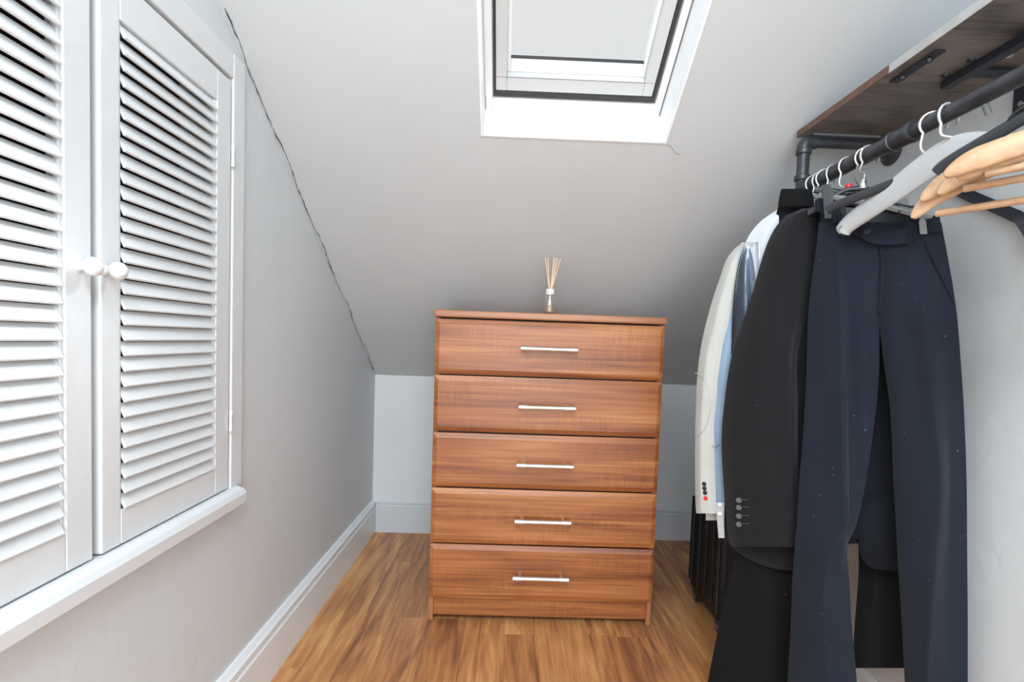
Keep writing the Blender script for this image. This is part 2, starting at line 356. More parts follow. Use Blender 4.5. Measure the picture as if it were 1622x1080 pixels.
# cupboard frame
XF = -.628
B('trim_1', (WL-.02, cy1+.002, cz0), (XF, 1.205, cz1+.058), M_trim, bevel=.003)['kind'] = 'structure'
B('trim_2', (WL-.02, cy0-.055, cz1+.002), (XF, cy1+.001, cz1+.058), M_trim, bevel=.003)['kind'] = 'structure'
B('trim_3', (WL-.02, cy0-.055, cz0), (XF, cy0-.002, cz1+.001), M_trim, bevel=.003)['kind'] = 'structure'
bm = bmesh.new()   # sill with a bevelled upper edge
pr = [(WL-.02, .549), (-.604, .549), (-.602, .552), (-.602, .573), (-.608, .583), (-.622, .588), (WL-.02, .588)]
A = [bm.verts.new((x, cy0-.07, z)) for x, z in pr]; Bq = [bm.verts.new((x, 1.178, z)) for x, z in pr]
for i in range(len(pr)): j = (i+1) % len(pr); bm.faces.new((A[i], A[j], Bq[j], Bq[i]))
bm.faces.new(A[::-1]); bm.faces.new(Bq); finish('trim_4', bm, M_trim, bevel=.0012)['kind'] = 'structure'
# louvre doors
def louvre_door(name, y0, y1, sL, sR, xf, knob_y, hinge_y=None):
    z0, z1 = cz0+.008, cz1-.0065
    r = empty(name, (xf, y0, z0), kind='structure')
    th = .026
    B('stile', (xf-th, y0, z0), (xf, y0+sL, z1), M_trim, r, .0022); B('stile', (xf-th, y1-sR, z0), (xf, y1, z1), M_trim, r, .0022)
    zt, zb = 1.432, .649
    B('rail', (xf-th, y0+sL, zt), (xf, y1-sR, z1), M_trim, r, .0022); B('rail', (xf-th, y0+sL, z0), (xf, y1-sR, zb), M_trim, r, .0022)
    for ye, s in ((y0+sL, 1), (y1-sR, -1)):      # thin bead inside each stile
        B('bead', (xf-.012, ye, zb), (xf-.003, ye+s*.005, zt), M_trim, r, .001)
    n = 31; pitch = (zt-zb)/n; ang = math.radians(27); wd = .0270; tt = .0046
    me = None
    for k in range(n):
        zc = zb+pitch*(k+.5)
        if me is None:
            bm = bmesh.new(); ln = (y1-sR-.005)-(y0+sL+.005)
            box(bm, (-tt/2, 0, -wd/2), (tt/2, ln, wd/2)); bmesh.ops.bevel(bm, geom=list(bm.edges), offset=.0014, segments=1, affect='EDGES')
            me = D.meshes.new('slat'); bm.to_mesh(me); bm.free(); me.materials.append(M_louvre)
        s = link('slat', me, r); s.location = (xf-.0035, y0+sL+.005, zc); s.rotation_euler = (0, -ang+random.uniform(-.015, .015), 0)
        s.parent = r; s.matrix_parent_inverse = Matrix.Identity(4); s.location -= r.location
    lathe('knob', [(0, .0085), (.003, .008), (.007, .006), (.010, .0065), (.013, .0098), (.017, .0130), (.0215, .0142), (.027, .0128), (.031, .0088), (.0335, .004), (.034, .0005)], (xf-.0005, knob_y, 1.036), (1, 0, 0), M_knob, r)
    if hinge_y:
        for hz in (1.336, .745):
            lathe('hinge', [(0, .0032), (.001, .0038), (.015, .0038), (.016, .0034), (.031, .0034), (.032, .0038), (.047, .0038), (.048, .003)], (xf+.003, hinge_y, hz-.024), (0, 0, 1), M_trim, r, 12)
louvre_door('door_1', cy0+.004, .7745, .045, .0470, -.6305, .752)
louvre_door('door_2', .7890, 1.1468, .0395, .0513, -.6290, .797, 1.1502)

# ================================================================ CHEST OF DRAWERS
XA, XZ, YC = -.241, .511, 1.651
ch = empty('chest_of_drawers', ((XA+XZ)/2, YC+.17, 0), 'walnut veneer five-drawer chest with steel bar handles under the skylight', 'chest of drawers')
YR = 2.00; 
B('side_panel', (XA, YC+.012, 0), (XA+.016, YR, 1.016), M_walnut_v, ch, .001); B('side_panel', (XZ-.016, YC+.012, 0), (XZ, YR, 1.016), M_walnut_v, ch, .001)
B('back_panel', (XA+.016, YR-.012, .02), (XZ-.016, YR-.002, 1.016), M_walnut_v, ch)
B('plinth', (XA+.0165, YC+.016, .018), (XZ-.0165, YC+.032, .082), M_walnut, ch, .001)
B('top', (XA-.006, YC-.006, 1.018), (XZ+.006, YR+.004, 1.041), M_wtop, ch, .005)
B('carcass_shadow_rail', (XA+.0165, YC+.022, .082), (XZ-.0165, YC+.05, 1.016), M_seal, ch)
zs = [(.833, 1.0125), (.6445, .8285), (.4595, .6395), (.2705, .4545), (.0825, .2655)]
hz = [.925, .736, .546, .361, .172]
for (a, b2), h in zip(zs, hz):
    bm = bmesh.new(); x0, x1 = XA+.0008, XZ-.0008; e = .014
    fr_ = [(x0, a), (x1, a), (x1, b2), (x0, b2)]; inn = [(x0+e, a+.016), (x1-e, a+.016), (x1-e, b2-.016), (x0+e, b2-.016)]
    v0 = [bm.verts.new((x, YC+.0115, z)) for x, z in fr_]; v1 = [bm.verts.new((x, YC+.004, z)) for x, z in fr_]; v2 = [bm.verts.new((x, YC-.002, z)) for x, z in inn]
    bm.faces.new(v0); bm.faces.new(v2)
    for i in range(4): j = (i+1) % 4; bm.faces.new((v0[i], v0[j], v1[j], v1[i])); bm.faces.new((v1[i], v1[j], v2[j], v2[i]))
    dr = finish('drawer', bm, M_walnut, ch, bevel=.0012)
    cxh = .130; yb = YC-.034
    bm = bmesh.new(); tube(bm, [(cxh-.09, yb, h), (cxh+.09, yb, h)], .0074, 16)
    for s in (-1, 1):
        tube(bm, [(cxh+s*.068, YC-.0015, h), (cxh+s*.068, yb, h)], .0072, 12); tube(bm, [(cxh+s*.062, yb, h), (cxh+s*.0915, yb, h)], .0088, 16)
    ho = finish('handle', bm, M_chrome, dr, smooth=True); ho.data.set_sharp_from_angle(angle=math.radians(40))
# reed diffuser
dx, dy, dz = .131, 1.684, 1.041
rd = empty('reed_diffuser', (dx, dy, dz), 'small clear glass reed diffuser with pale sticks on top of the chest', 'diffuser')
lathe('bottle', [(0, .021), (.002, .0225), (.012, .0225), (.03, .021), (.05, .016), (.062, .0130), (.070, .0125), (.0705, .0105), (.06, .0108), (.05, .014), (.03, .019), (.012, .0203), (.006, .019), (.0055, .0005)], (dx, dy, dz), (0, 0, 1), M_glass, rd)
lathe('oil', [(.0062, .018), (.012, .0198), (.022, .0192), (.0222, .0005)], (dx, dy, dz), (0, 0, 1), M_oil, rd)
lathe('collar', [(.0635, .0137), (.064, .0148), (.082, .0148), (.083, .0135), (.0832, .0112), (.0718, .0112), (.0712, .0126), (.0635, .0128)], (dx, dy, dz), (0, 0, 1), M_collar, rd)
for tx, ty, bx_ in ((-.020, 0, .008), (-.012, .006, .004), (.008, -.004, -.006), (.014, .004, -.003), (.021, .0, -.009), (.030, -.004, -.011)):
    T('reed', [(dx+bx_, dy-ty, dz+.008), (dx+tx*.12+bx_*.1, dy, dz+.072), (dx+tx, dy+ty, dz+.190-abs(tx)*.2)], .0015, M_reed, rd, 6)

# ================================================================ SHELF AND RAIL
SZ = 1.4885
sh = empty('wall_shelf', (WR, 1.0, SZ), 'dark wood-grain wall shelf on black steel brackets above the clothes rail', 'shelf')
def board(y0, y1, em):
    bm = bmesh.new(); box(bm, (.7155, y0, SZ), (WR-.001, y1, SZ+.017)); o = finish('shelf_board', bm, [M_darkwood], sh, bevel=.0012)
    e = B('edge_band', (.7138, y0, SZ+.0003), (.7156, y1, SZ+.0167), em, sh, bevel=.0005); return o
board(.99, 1.300, M_edge); board(.25, .9885, M_edge_pale)
def plate(a, b2): return B('joining_plate', a, b2, M_black, sh, .0008)
plate((.735, .905, SZ-.004), (.753, 1.015, SZ-.0002))
for y in (.930, .992): lathe('bolt', [(0, .006), (.004, .0055), (.0062, .003)], (.744, y, SZ-.004), (0, 0, -1), M_black, sh, 6)
B('bracket', (.833, .60, SZ-.016), (.852, 1.010, SZ-.0002), M_black, sh, .0012)
B('bracket', (.852, .948, SZ-.008), (WR-.001, .976, SZ-.0002), M_black, sh, .001)
B('wall_plate', (WR-.005, .925, 1.405), (WR-.0005, .960, 1.475), M_black, sh, .001)
for x, y in ((.822, .985), (.822, .93)): lathe('bolt', [(0, .007), (.0035, .0065), (.006, .003)], (x, y, SZ), (0, 0, -1), M_black, sh, 6)
for z in (1.42, 1.46): lathe('bolt', [(0, .005), (.003, .0045)], (WR-.005, .943, z), (-1, 0, 0), M_chrome, sh, 10)
lathe('bolt', [(0, .006), (.002, .005)], (.876, .915, SZ), (0, 0, -1), M_chrome, sh, 12)
T('end_bracket', [(.735, 1.262, SZ-.004), (.90, 1.262, SZ-.004)], .003, M_gplastic, sh, 6)
# strut that props the shelf against the wall, lower right
bm = bmesh.new(); tube(bm, cr([(WR-.010, 1.07, 1.305), (WR-.010, 1.03, 1.276), (WR-.010, .945, 1.220), (WR-.010, .918, 1.198), (WR-.010, .880, 1.13)], 4), .011, 4)
finish('strut', bm, M_black, sh)
RX, RZ = .720, 1.353
rl = empty('clothes_rail', (RX, 1.27, RZ), 'black iron pipe clothes rail below the shelf', 'clothes rail')
T('rail_pipe', [(RX, .20, RZ), (RX, .955, RZ)], .0135, M_iron, rl, 24); T('rail_pipe', [(RX, .950, RZ), (RX, 1.262, RZ)], .0152, M_iron, rl, 24)
lathe('coupling', [(0, .0175), (.003, .0195), (.010, .0195), (.011, .0175), (.048, .0175), (.049, .0195), (.056, .0195), (.058, .0165)], (RX, .918, RZ), (0, 1, 0), M_iron, rl)
T('rail_post', [(RX-.004, 1.268, RZ-.012), (RX-.004, 1.268, 1.452)], .0140, M_iron, rl, 20)
for z in (RZ+.018, 1.435): lathe('collar', [(0, .0165), (.002, .0182), (.012, .0182), (.014, .0165)], (RX-.004, 1.268, z), (0, 0, 1), M_iron, rl)
lathe('tee', [(0, .0165), (.002, .0185), (.03, .0185), (.032, .0165)], (RX, 1.235, RZ), (0, 1, 0), M_iron, rl)
T('elbow', cr([(RX-.004, 1.268, 1.440), (RX-.003, 1.268, 1.456), (RX+.006, 1.268, 1.4655), (RX+.026, 1.268, 1.467)], 4), .0168, M_iron, rl, 20)
T('arm_pipe', [(RX+.015, 1.268, 1.467), (WR-.004, 1.268, 1.467)], .0135, M_iron, rl, 20)
lathe('wall_flange', [(0, .034), (.004, .034), (.006, .030), (.008, .020), (.018, .018), (.019, .0155)], (WR-.0005, 1.268, 1.452), (-1, 0, 0), M_iron, rl)
for a in (45, 135, 225, 315): lathe('screw', [(0, .004), (.002, .0032)], (WR-.0045, 1.268+.025*math.cos(math.radians(a)), 1.452+.025*math.sin(math.radians(a))), (-1, 0, 0), M_chrome, rl, 8)
T('rail_bolt', [(RX+.004, .79, RZ-.012), (RX+.012, .79, RZ-.028)], .0045, M_gplastic, rl, 8)

# ================================================================ HANGERS
def hook(root, y, neck, r=.0019, R=.0205, mat=None, turn=0.):
    """wire hook over the rail at depth y, down to `neck`"""
    neck = Vector(neck); ca, sa = math.cos(turn), math.sin(turn); pts = []
    for k in range(0, 15):
        a = math.radians(-30+k*(255/14)); dx_, dz_ = R*math.cos(a), R*math.sin(a); pts.append((RX+dx_*ca, y+dx_*sa, RZ+(.0136 if y < .95 else .0153)+r-R+dz_))
                          # from the open tip... to the inner side
    p0 = Vector(pts[-1])
    pts = pts + cr([p0, p0*.6+neck*.4+Vector((-.008*ca, -.008*sa, -.004)), neck+Vector((0, 0, .014)), neck], 5)[1:]
    return T('hook', pts, r, mat or M_bright, root, 8)
def solve_tip(neck, px, L, far=True):
    r = ray(*px); best = None
    for k in range(3000):
        t = .3+k*.0006; P = EYE+r*t; d = math.hypot(P.x-neck[0], P.y-neck[1])-L
        if best and best[1]*d <= 0:
            if d > 0 or not far: return P       # crossing outwards = far solution
        best = (P, d)
    return P
def arm(bm, A, Bp, Cc, prof_fn, n=26, seg=12):
    """loft an elliptical section along a curve of points; prof_fn(t) -> (half width vertical, half thickness)"""
    pts = cr([A, Bp, Cc] if not isinstance(A, list) else A, 8); m_ = len(pts); rings = []
    for i, p in enumerate(pts):
        t = (pts[min(i+1, m_-1)]-pts[max(i-1, 0)]).normalized(); side = t.cross(Vector((0, 0, 1))).normalized(); upv = side.cross(t)
        h, th = prof_fn(i/(m_-1)); rings.append([bm.verts.new(p+upv*h*math.sin(2*math.pi*k/seg)+side*th*math.cos(2*math.pi*k/seg)) for k in range(seg)])
    for Aa, Bb in zip(rings, rings[1:]):
        for k in range(seg): bm.faces.new((Aa[k], Aa[(k+1) % seg], Bb[(k+1) % seg], Bb[k]))
    bm.faces.new(rings[0][::-1]); bm.faces.new(rings[-1])
def hanger_curve(neck, tip, drop_curve=1.0):
    neck, tip = Vector(neck), Vector(tip); d = tip-neck; hz_ = Vector((d.x, d.y, 0)); dz_ = d.z
    # rises to a rounded peak at the neck, slopes, then bends down to the tip
    return [neck+hz_*t+Vector((0, 0, dz_*f)) for t, f in ((.0, 0.), (.12, .03), (.3, .20), (.5, .42), (.7, .62), (.86, .78), (.95, .90), (1., 1.03))]
def mirror(neck, tip):
    n_, t_ = Vector(neck), Vector(tip); d = t_-n_; return n_+Vector((-d.x, -d.y, d.z))
# white suit hanger
neck = Vector((RX, .84, 1.283)); tip = solve_tip(neck, (1334, 366), .21)
hg = empty('coat_hanger', neck, 'wide pale grey plastic suit hanger, empty, in front of the navy trousers', 'hanger', 'empty hangers')
bm = bmesh.new()
L1 = hanger_curve(neck, tip); L2 = hanger_curve(neck, mirror(neck, tip))
def wprof(t):
    e = abs(t-.5)*2; return ((.029-.011*min(1, e*1.1) if e < .97 else .010), .0045+.0095*max(0, e-.2)**1.1)
arm(bm, L1[::-1]+L2[1:], None, None, wprof, seg=16)
finish('hanger_body', bm, M_wplastic, hg, smooth=True)
hook(hg, .850, neck+Vector((0, 0, .012)), .0022, turn=.2)
d_ = (Vector(tip)-neck).normalized()
T('notch', [Vector(tip)-d_*.012+Vector((-.011, 0, .004)), Vector(tip)-d_*.006+Vector((-.0135, 0, -.002)), Vector(tip)-d_*.008+Vector((-.011, 0, -.010))], .0018, M_gplastic, hg, 8)
# dark plastic hanger behind it
neck = Vector((RX+.006, .885, 1.272)); r_ = ray(1311, 332); tip = EYE+r_*(1.05/r_.y)
hg = empty('coat_hanger', neck, 'thin charcoal plastic hanger, empty, just behind the pale grey hanger', 'hanger', 'empty hangers')
bm = bmesh.new(); L1 = hanger_curve(neck, tip); L2 = hanger_curve(neck, mirror(neck, tip))
arm(bm, L1[::-1]+L2[1:], None, None, lambda t: (.0085+.003*abs(t-.5), .0042+.003*abs(t-.5)*2), seg=12)
finish('hanger_body', bm, M_bplastic, hg, smooth=True); hook(hg, .880, neck+Vector((0, 0, .006)), .0021, turn=-.3)
# black hanger to the right
neck = Vector((RX+.01, .64, 1.305)); tip = solve_tip(neck, (1483, 272), .19)
hg = empty('coat_hanger', neck, 'black plastic hanger, empty, between the pale grey hanger and the wooden hangers', 'hanger', 'empty hangers')
bm = bmesh.new(); L1 = hanger_curve(neck, tip); L2 = hanger_curve(neck, mirror(neck, tip))
arm(bm, L1[::-1]+L2[1:], None, None, lambda t: (.0105, .0045), seg=12)
finish('hanger_body', bm, M_bplastic, hg, smooth=True); hook(hg, .64, neck+Vector((0, 0, .006)), .0021)
p = L1[3]; T('strap_hook', cr([p+Vector((0, 0, .006)), p+Vector((-.002, -.008, .014)), p+Vector((.004, -.030, .024))], 4), .0022, M_bplastic, hg, 8)
# wooden hangers
def wood_hanger(ny, tp, L, label, bar=True, nz=1.255, tilt=0.):
    neck = Vector((RX, ny, nz)); tip = solve_tip(neck, tp, L)
    h = empty('wooden_hanger', neck, label, 'hanger', 'wooden trouser hangers')
    bm = bmesh.new(); m2 = mirror(neck, tip)
    d = (tip-neck); hz_ = Vector((d.x, d.y, 0)).normalized(); 
    shp = ((0., 0.), (.15, .02), (.35, .20), (.55, .40), (.75, .58), (.88, .72), (.96, .88), (1., 1.))
    A_ = [neck+Vector((d.x*t, d.y*t, d.z*f)) for t, f in shp]; Bv = [neck+Vector((-d.x*t, -d.y*t, d.z*f)) for t, f in shp]
    def pf(t):
        e = abs(t-.5)*2; return (.003+.0125*min(1, (1-e)*3.0)**.75, .0056)
    arm(bm, A_[::-1]+Bv[1:], None, None, pf, seg=14)
    finish('hanger_body', bm, M_hwood, h, smooth=True)
    if bar:
        e0 = neck+Vector((d.x*.86, d.y*.86, d.z*.98)); e1 = neck+Vector((-d.x*.86, -d.y*.86, d.z*.98)); T('trouser_bar', [e0, e1], .0052, M_hwood, h, 14)
    hook(h, ny, neck+Vector((0, 0, .014)), .0021)
wood_hanger(.600, (1446, 346), .205, 'light wooden hanger with a trouser bar, lowest and furthest left of the wooden ones')
wood_hanger(.583, (1460, 318), .205, 'light wooden hanger without a bar, second from the left among the wooden ones', bar=False, nz=1.25)
wood_hanger(.556, (1487, 308), .205, 'light wooden hanger with a trouser bar, in the middle of the wooden ones')
wood_hanger(.534, (1497, 280), .205, 'light wooden hanger, its rounded end just right of the black hanger tip', bar=False, nz=1.243)
wood_hanger(.522, (1517, 284), .205, 'light wooden hanger with a trouser bar, highest and nearest of the wooden ones', nz=1.240)

# ================================================================ CLOTHES
def cloth(name, rows, yr, phi, mat, parent, th=.012, nu=36, nv=None, wr=.0010, seed=0, wscale=1., xr=RX, dm=1.):
    """rows: (pixel height, [(pixel x, bulge towards the viewer in metres), ...]). The outline is set on a
    vertical plane that hangs under the rail at depth yr, turned phi degrees, and gets a back side th away."""
    rnd = random.Random(seed); s = math.radians(phi); n = Vector((math.sin(s), math.cos(s), 0)); c0 = n.dot(Vector((xr, yr, 0)))
    nv = nv or max(8, int((rows[-1][0]-rows[0][0])/11))
    def interp(vals, t):      # smooth 1-d interpolation over equal-index controls
        k = min(int(t), len(vals)-2); f = t-k; a, b2, c, d = vals[max(k-1, 0)], vals[k], vals[k+1], vals[min(k+2, len(vals)-1)]
        return .5*((2*b2)+(c-a)*f+(2*a-5*b2+4*c-d)*f*f+(3*b2-a-3*c+d)*f**3)
    def lerp1(v, t): k = min(int(t), len(v)-2); return v[k]+(v[k+1]-v[k])*(t-k)
    ph = [rnd.uniform(0, 6.28) for _ in range(8)]
    bm = bmesh.new(); FR, BK = [], []
    y0, y1 = rows[0][0], rows[-1][0]; tlist = [0.]
    ys = [r[0] for r in rows]; m_ = len(rows[0][1])
    for i in range(nv+1):
        y = y0+(y1-y0)*i/nv; k = 0
        while k < len(ys)-2 and y > ys[k+1]: k += 1
        f = (y-ys[k])/(ys[k+1]-ys[k]); t = k+f
        cx_ = []
        for j in range(m_):
            # interpolate along y in a monotone way: cubic hermite with finite-difference slopes
            def sl(q, idx):
                if q <= 0 or q >= len(ys)-1:
                    a, b2 = (0, 1) if q <= 0 else (len(ys)-2, len(ys)-1)
                else: a, b2 = q-1, q+1
                return (rows[b2][1][j][idx]-rows[a][1][j][idx])/(ys[b2]-ys[a])
            o_ = []
            for idx in (0, 1):
                p0, p1 = rows[k][1][j][idx], rows[k+1][1][j][idx]; h_ = ys[k+1]-ys[k]; m0, m1 = sl(k, idx)*h_, sl(k+1, idx)*h_
                f2, f3 = f*f, f**3; o_.append((2*f3-3*f2+1)*p0+(f3-2*f2+f)*m0+(-2*f3+3*f2)*p1+(f3-f2)*m1)
            cx_.append(o_)
        fr, bk = [], []
        for a in range(nu+1):
            u = a/nu; x = interp([q[0] for q in cx_], u*(m_-1)); d = dm*(.45*interp([q[1] for q in cx_], u*(m_-1)) + .55*lerp1([q[1] for q in cx_], u*(m_-1)))
            e = math.sqrt(max(0, math.sin(math.pi*u)))**.7
            wv = wr*e*(math.sin(x*.055*wscale+y*.011+ph[0])+.7*math.sin(x*.11*wscale-y*.017+ph[1])+.5*math.sin(y*.045+x*.03+ph[2])+.35*math.sin(y*.09-x*.06+ph[3]))
            P = hit(x, y, n, c0-(d*1.0+wv)); fr.append(bm.verts.new(P))
            if 0 < a < nu:
                bk.append(bm.verts.new(P + n*(th*e+max(0, d*.6))))
            else: bk.append(fr[-1])
        FR.append(fr); BK.append(bk)
    for i in range(nv):
        for a in range(nu):
            bm.faces.new((FR[i][a], FR[i][a+1], FR[i+1][a+1], FR[i+1][a]))
            q = [BK[i][a], BK[i+1][a], BK[i+1][a+1], BK[i][a+1]]
            q2 = []
            for v in q:
                if v not in q2: q2.append(v)
            if len(q2) > 2: bm.faces.new(q2)
    for i in (0, nv):
        for a in range(nu):
            q = [FR[i][a], FR[i][a+1], BK[i][a+1], BK[i][a]]; q2 = []
            for v in q:
                if v not in q2: q2.append(v)
            if len(q2) > 2: bm.faces.new(q2)
    o = finish(name, bm, mat, parent, smooth=True)
    try: o.data.set_sharp_from_angle(angle=math.radians(48))
    except Exception: pass
    return o
def onplane(x, y, yr, phi, d=0., xr=RX):
    s = math.radians(phi); n = Vector((math.sin(s), math.cos(s), 0)); return hit(x, y, n, n.dot(Vector((xr, yr, 0)))-d), -n
def button(px, yr, phi, d, r, mat, parent, name='button'):
    P, n = onplane(px[0], px[1], yr, phi, d); lathe(name, [(0, r*.9), (.0012, r), (.0024, r), (.0026, r*.72), (.0016, r*.6), (.0015, r*.02)], P, n, mat, parent, 16)

# ---- navy trousers at the front
YR1, PH1 = 1.075, 43
def root_at(name, yr, label, cat, group=None): return empty(name, (RX, yr, RZ-.02), label, cat, group)
tr = root_at('trousers', YR1, 'navy suit trousers with button tab facing forward, frontmost on the rail', 'trousers', 'hanging trousers')
cloth('leg', [  # left leg, with its pressed crease
    (352, [(1297, .0), (1306, .006), (1322, .014), (1345, .012), (1372, .012), (1395, .012)]),
    (400, [(1292, .0), (1304, .008), (1327, .020), (1345, .012), (1372, .014), (1396, .011)]),
    (450, [(1285, .0), (1300, .008), (1329, .022), (1345, .011), (1372, .013), (1395, .007)]),
    (500, [(1280, .0), (1298, .008), (1331, .024), (1345, .011), (1372, .012), (1393, .000)]),
    (600, [(1277, .0), (1296, .009), (1333, .026), (1347, .012), (1372, .012), (1392, .000)]),
    (690, [(1272, .0), (1292, .010), (1335, .027), (1346, .012), (1366, .010), (1382, .000)]),
    (760, [(1266, .0), (1288, .010), (1336, .027), (1346, .012), (1360, .010), (1372, .000)]),
    (830, [(1262, .0), (1285, .012), (1337, .027), (1343, .014), (1350, .008), (1357, .000)]),
    (862, [(1259, .0), (1283, .013), (1320, .024), (1336, .018), (1340, .010), (1343, .000)]),
    (920, [(1255, .0), (1279, .014), (1305, .024), (1325, .018), (1336, .010), (1345, .000)]),
    (1000, [(1252, .0), (1277, .014), (1305, .024), (1328, .018), (1340, .010), (1350, .000)]),
    (1080, [(1247, .0), (1275, .014), (1308, .024), (1335, .018), (1347, .010), (1357, .000)]),
    (1190, [(1240, .0), (1270, .014), (1308, .024), (1340, .018), (1354, .010), (1366, .000)])], YR1, PH1, M_navy, tr, nu=60, seed=1, dm=1.3, wr=.0014)
cloth('leg', [
    (352, [(1393, .012), (1412, .013), (1435, .014), (1462, .013), (1478, .006), (1491, .0)]),
    (400, [(1392, .010), (1412, .016), (1438, .018), (1466, .015), (1488, .006), (1500, .0)]),
    (450, [(1393, .004), (1412, .014), (1440, .018), (1463, .018), (1493, .006), (1509, .0)]),
    (500, [(1392, .000), (1411, .012), (1440, .018), (1464, .022), (1497, .006), (1516, .0)]),
    (560, [(1398, .000), (1413, .012), (1446, .019), (1473, .024), (1501, .006), (1521, .0)]),
    (650, [(1410, .000), (1421, .012), (1452, .021), (1480, .027), (1504, .006), (1527, .0)]),
    (760, [(1415, .000), (1427, .012), (1456, .021), (1490, .029), (1507, .007), (1531, .0)]),
    (870, [(1421, .000), (1434, .012), (1458, .021), (1484, .029), (1505, .007), (1532, .0)]),
    (980, [(1428, .000), (1440, .012), (1458, .021), (1476, .028), (1502, .008), (1533, .0)]),
    (1080, [(1433, .000), (1445, .012), (1458, .020), (1469, .027), (1502, .008), (1533, .0)]),
    (1170, [(1437, .000), (1447, .012), (1458, .020), (1468, .026), (1502, .008), (1533, .0)])], YR1, PH1, M_navy, tr, nu=60, seed=2, dm=1.45, wr=.0014)
# waistband: hangs from two clips and sags between them
def band(name, rows, yr, phi, mat, parent, th=.006, nu=50, nv=10, seed=0): return cloth(name, rows, yr, phi, mat, parent, th, nu, nv, .0004, seed)
bm = bmesh.new(); s = math.radians(PH1); n1 = Vector((math.sin(s), math.cos(s), 0)); c1 = n1.dot(Vector((RX, YR1, 0)))
top = cr([(1291, 317, .004), (1303, 313, .008), (1318, 326, .014), (1340, 343, .016), (1368, 352, .018), (1400, 357, .020), (1432, 356, .019), (1458, 350, .015), (1478, 345, .010), (1489, 344, .002)], 6)
bot = cr([(1290, 336, .004), (1303, 338, .010), (1318, 352, .016), (1340, 366, .018), (1368, 378, .021), (1400, 388, .022), (1432, 386, .021), (1458, 376, .018), (1478, 368, .013), (1491, 369, .003)], 6)
rows_ = []
for a, b2 in zip(top, bot):
    col = []
    for k in range(5):
        v = a.lerp(b2, k/4); col.append(bm.verts.new(hit(v.x, v.y, n1, c1-v.z*1.25-.003)))
    for k in range(4, -1, -1):
        v = a.lerp(b2, k/4); col.append(bm.verts.new(hit(v.x, v.y, n1, c1-v.z*1.25+.003)))
    rows_.append(col)
for A, Bq in zip(rows_, rows_[1:]):
    for k in range(10): j = (k+1) % 10; bm.faces.new((A[k], A[j], Bq[j], Bq[k]))
bm.faces.new(rows_[0]); bm.faces.new(rows_[-1][::-1])
finish('waistband', bm, M_navy_band, tr, smooth=True)
# back of the waist, dark lining seen behind the sagging front
bm = bmesh.new(); bt = cr([(1300, 322, 0), (1340, 328, -.035), (1400, 332, -.045), (1450, 338, -.035), (1488, 342, -.002)], 6); rows_ = []
for v in bt: rows_.append([bm.verts.new(hit(v.x, v.y, n1, c1-v.z)), bm.verts.new(hit(v.x, v.y+55, n1, c1-v.z)), bm.verts.new(hit(v.x, v.y+55, n1, c1-v.z+.003)), bm.verts.new(hit(v.x, v.y, n1, c1-v.z+.003))])
for A, Bq in zip(rows_, rows_[1:]):
    for k in range(4): j = (k+1) % 4; bm.faces.new((A[k], A[j], Bq[j], Bq[k]))
finish('back_waist', bm, M_lining, tr)
# button tab (extended waistband end), its button, belt loop, fly and pocket seam
bm = bmesh.new(); ol = cr([(1441, 361, 0), (1410, 362, 0), (1380, 354, 0), (1367, 358, 0), (1363, 368, 0), (1368, 379, 0), (1384, 386, 0), (1410, 388, 0), (1441, 385, 0)], 5)
f_ = [bm.verts.new(hit(v.x, v.y, n1, c1-.0335)) for v in ol]; g_ = [bm.verts.new(hit(v.x, v.y, n1, c1-.016)) for v in ol]
bm.faces.new(f_); bm.faces.new(g_[::-1])
for i in range(len(f_)): j = (i+1) % len(f_); bm.faces.new((f_[i], f_[j], g_[j], g_[i]))
finish('button_tab', bm, M_navy, tr, bevel=.0012)
button((1373, 366), YR1, PH1, .0335, .0062, M_bbutton, tr)
for a, b2 in (((1440, 358), (1441, 388)), ((1320, 330), (1322, 354))):
    P0, _ = onplane(*a, YR1, PH1, .026); P1, _ = onplane(*b2, YR1, PH1, .030); T('belt_loop', cr([P0, P0.lerp(P1, .5)-n1*.004, P1], 4), .0038, M_navy_band, tr, 8)
P = [onplane(x, y, YR1, PH1, d)[0] for x, y, d in ((1396, 392, 0.0189), (1398, 420, 0.0175), (1396, 450, 0.0126), (1393, 480, 0.0056), (1392, 497, 0.0028))]
T('fly', cr(P, 4), [.0035]*16+[.002], M_navy_band, tr, 8)
P = [onplane(x, y, YR1, PH1, d)[0] for x, y, d in ((1466, 386, 0.0231), (1478, 412, 0.0189), (1492, 440, 0.0126), (1503, 462, 0.0063), (1510, 480, 0.0028))]
T('pocket_seam', cr(P, 4), .0014, M_navy_band, tr, 6)
# clip hanger of those trousers
h2 = root_at('clip_hanger', YR1, 'dark clip hanger holding the front navy trousers by the waist', 'hanger', 'clip hangers')
Pa, nn = onplane(1297, 309, YR1, PH1, .012); Pb, _ = onplane(1476, 346, YR1, PH1, .012)
bm = bmesh.new(); arm(bm, [Pa, Pa.lerp(Pb, .33)+Vector((0, 0, .004)), Pa.lerp(Pb, .66)+Vector((0, 0, .004)), Pb], None, None, lambda t: (.0062, .0035), seg=6); finish('clip_bar', bm, M_gplastic, h2)
def clip(px0, px1, mat, yr=YR1, phi=PH1, wd=.0085, par=h2, d=.030):
    P0, n_ = onplane(*px0, yr, phi, d); P1, _ = onplane(*px1, yr, phi, d); bm = bmesh.new(); 
    arm(bm, [P0, P0.lerp(P1, .2), P0.lerp(P1, .8), P1], None, None, lambda t: (.003, wd*(.75+.5*math.sin(math.pi*min(1, max(0, t)))*.5)), seg=10)
    o = finish('clip', bm, mat, par, smooth=True); return o
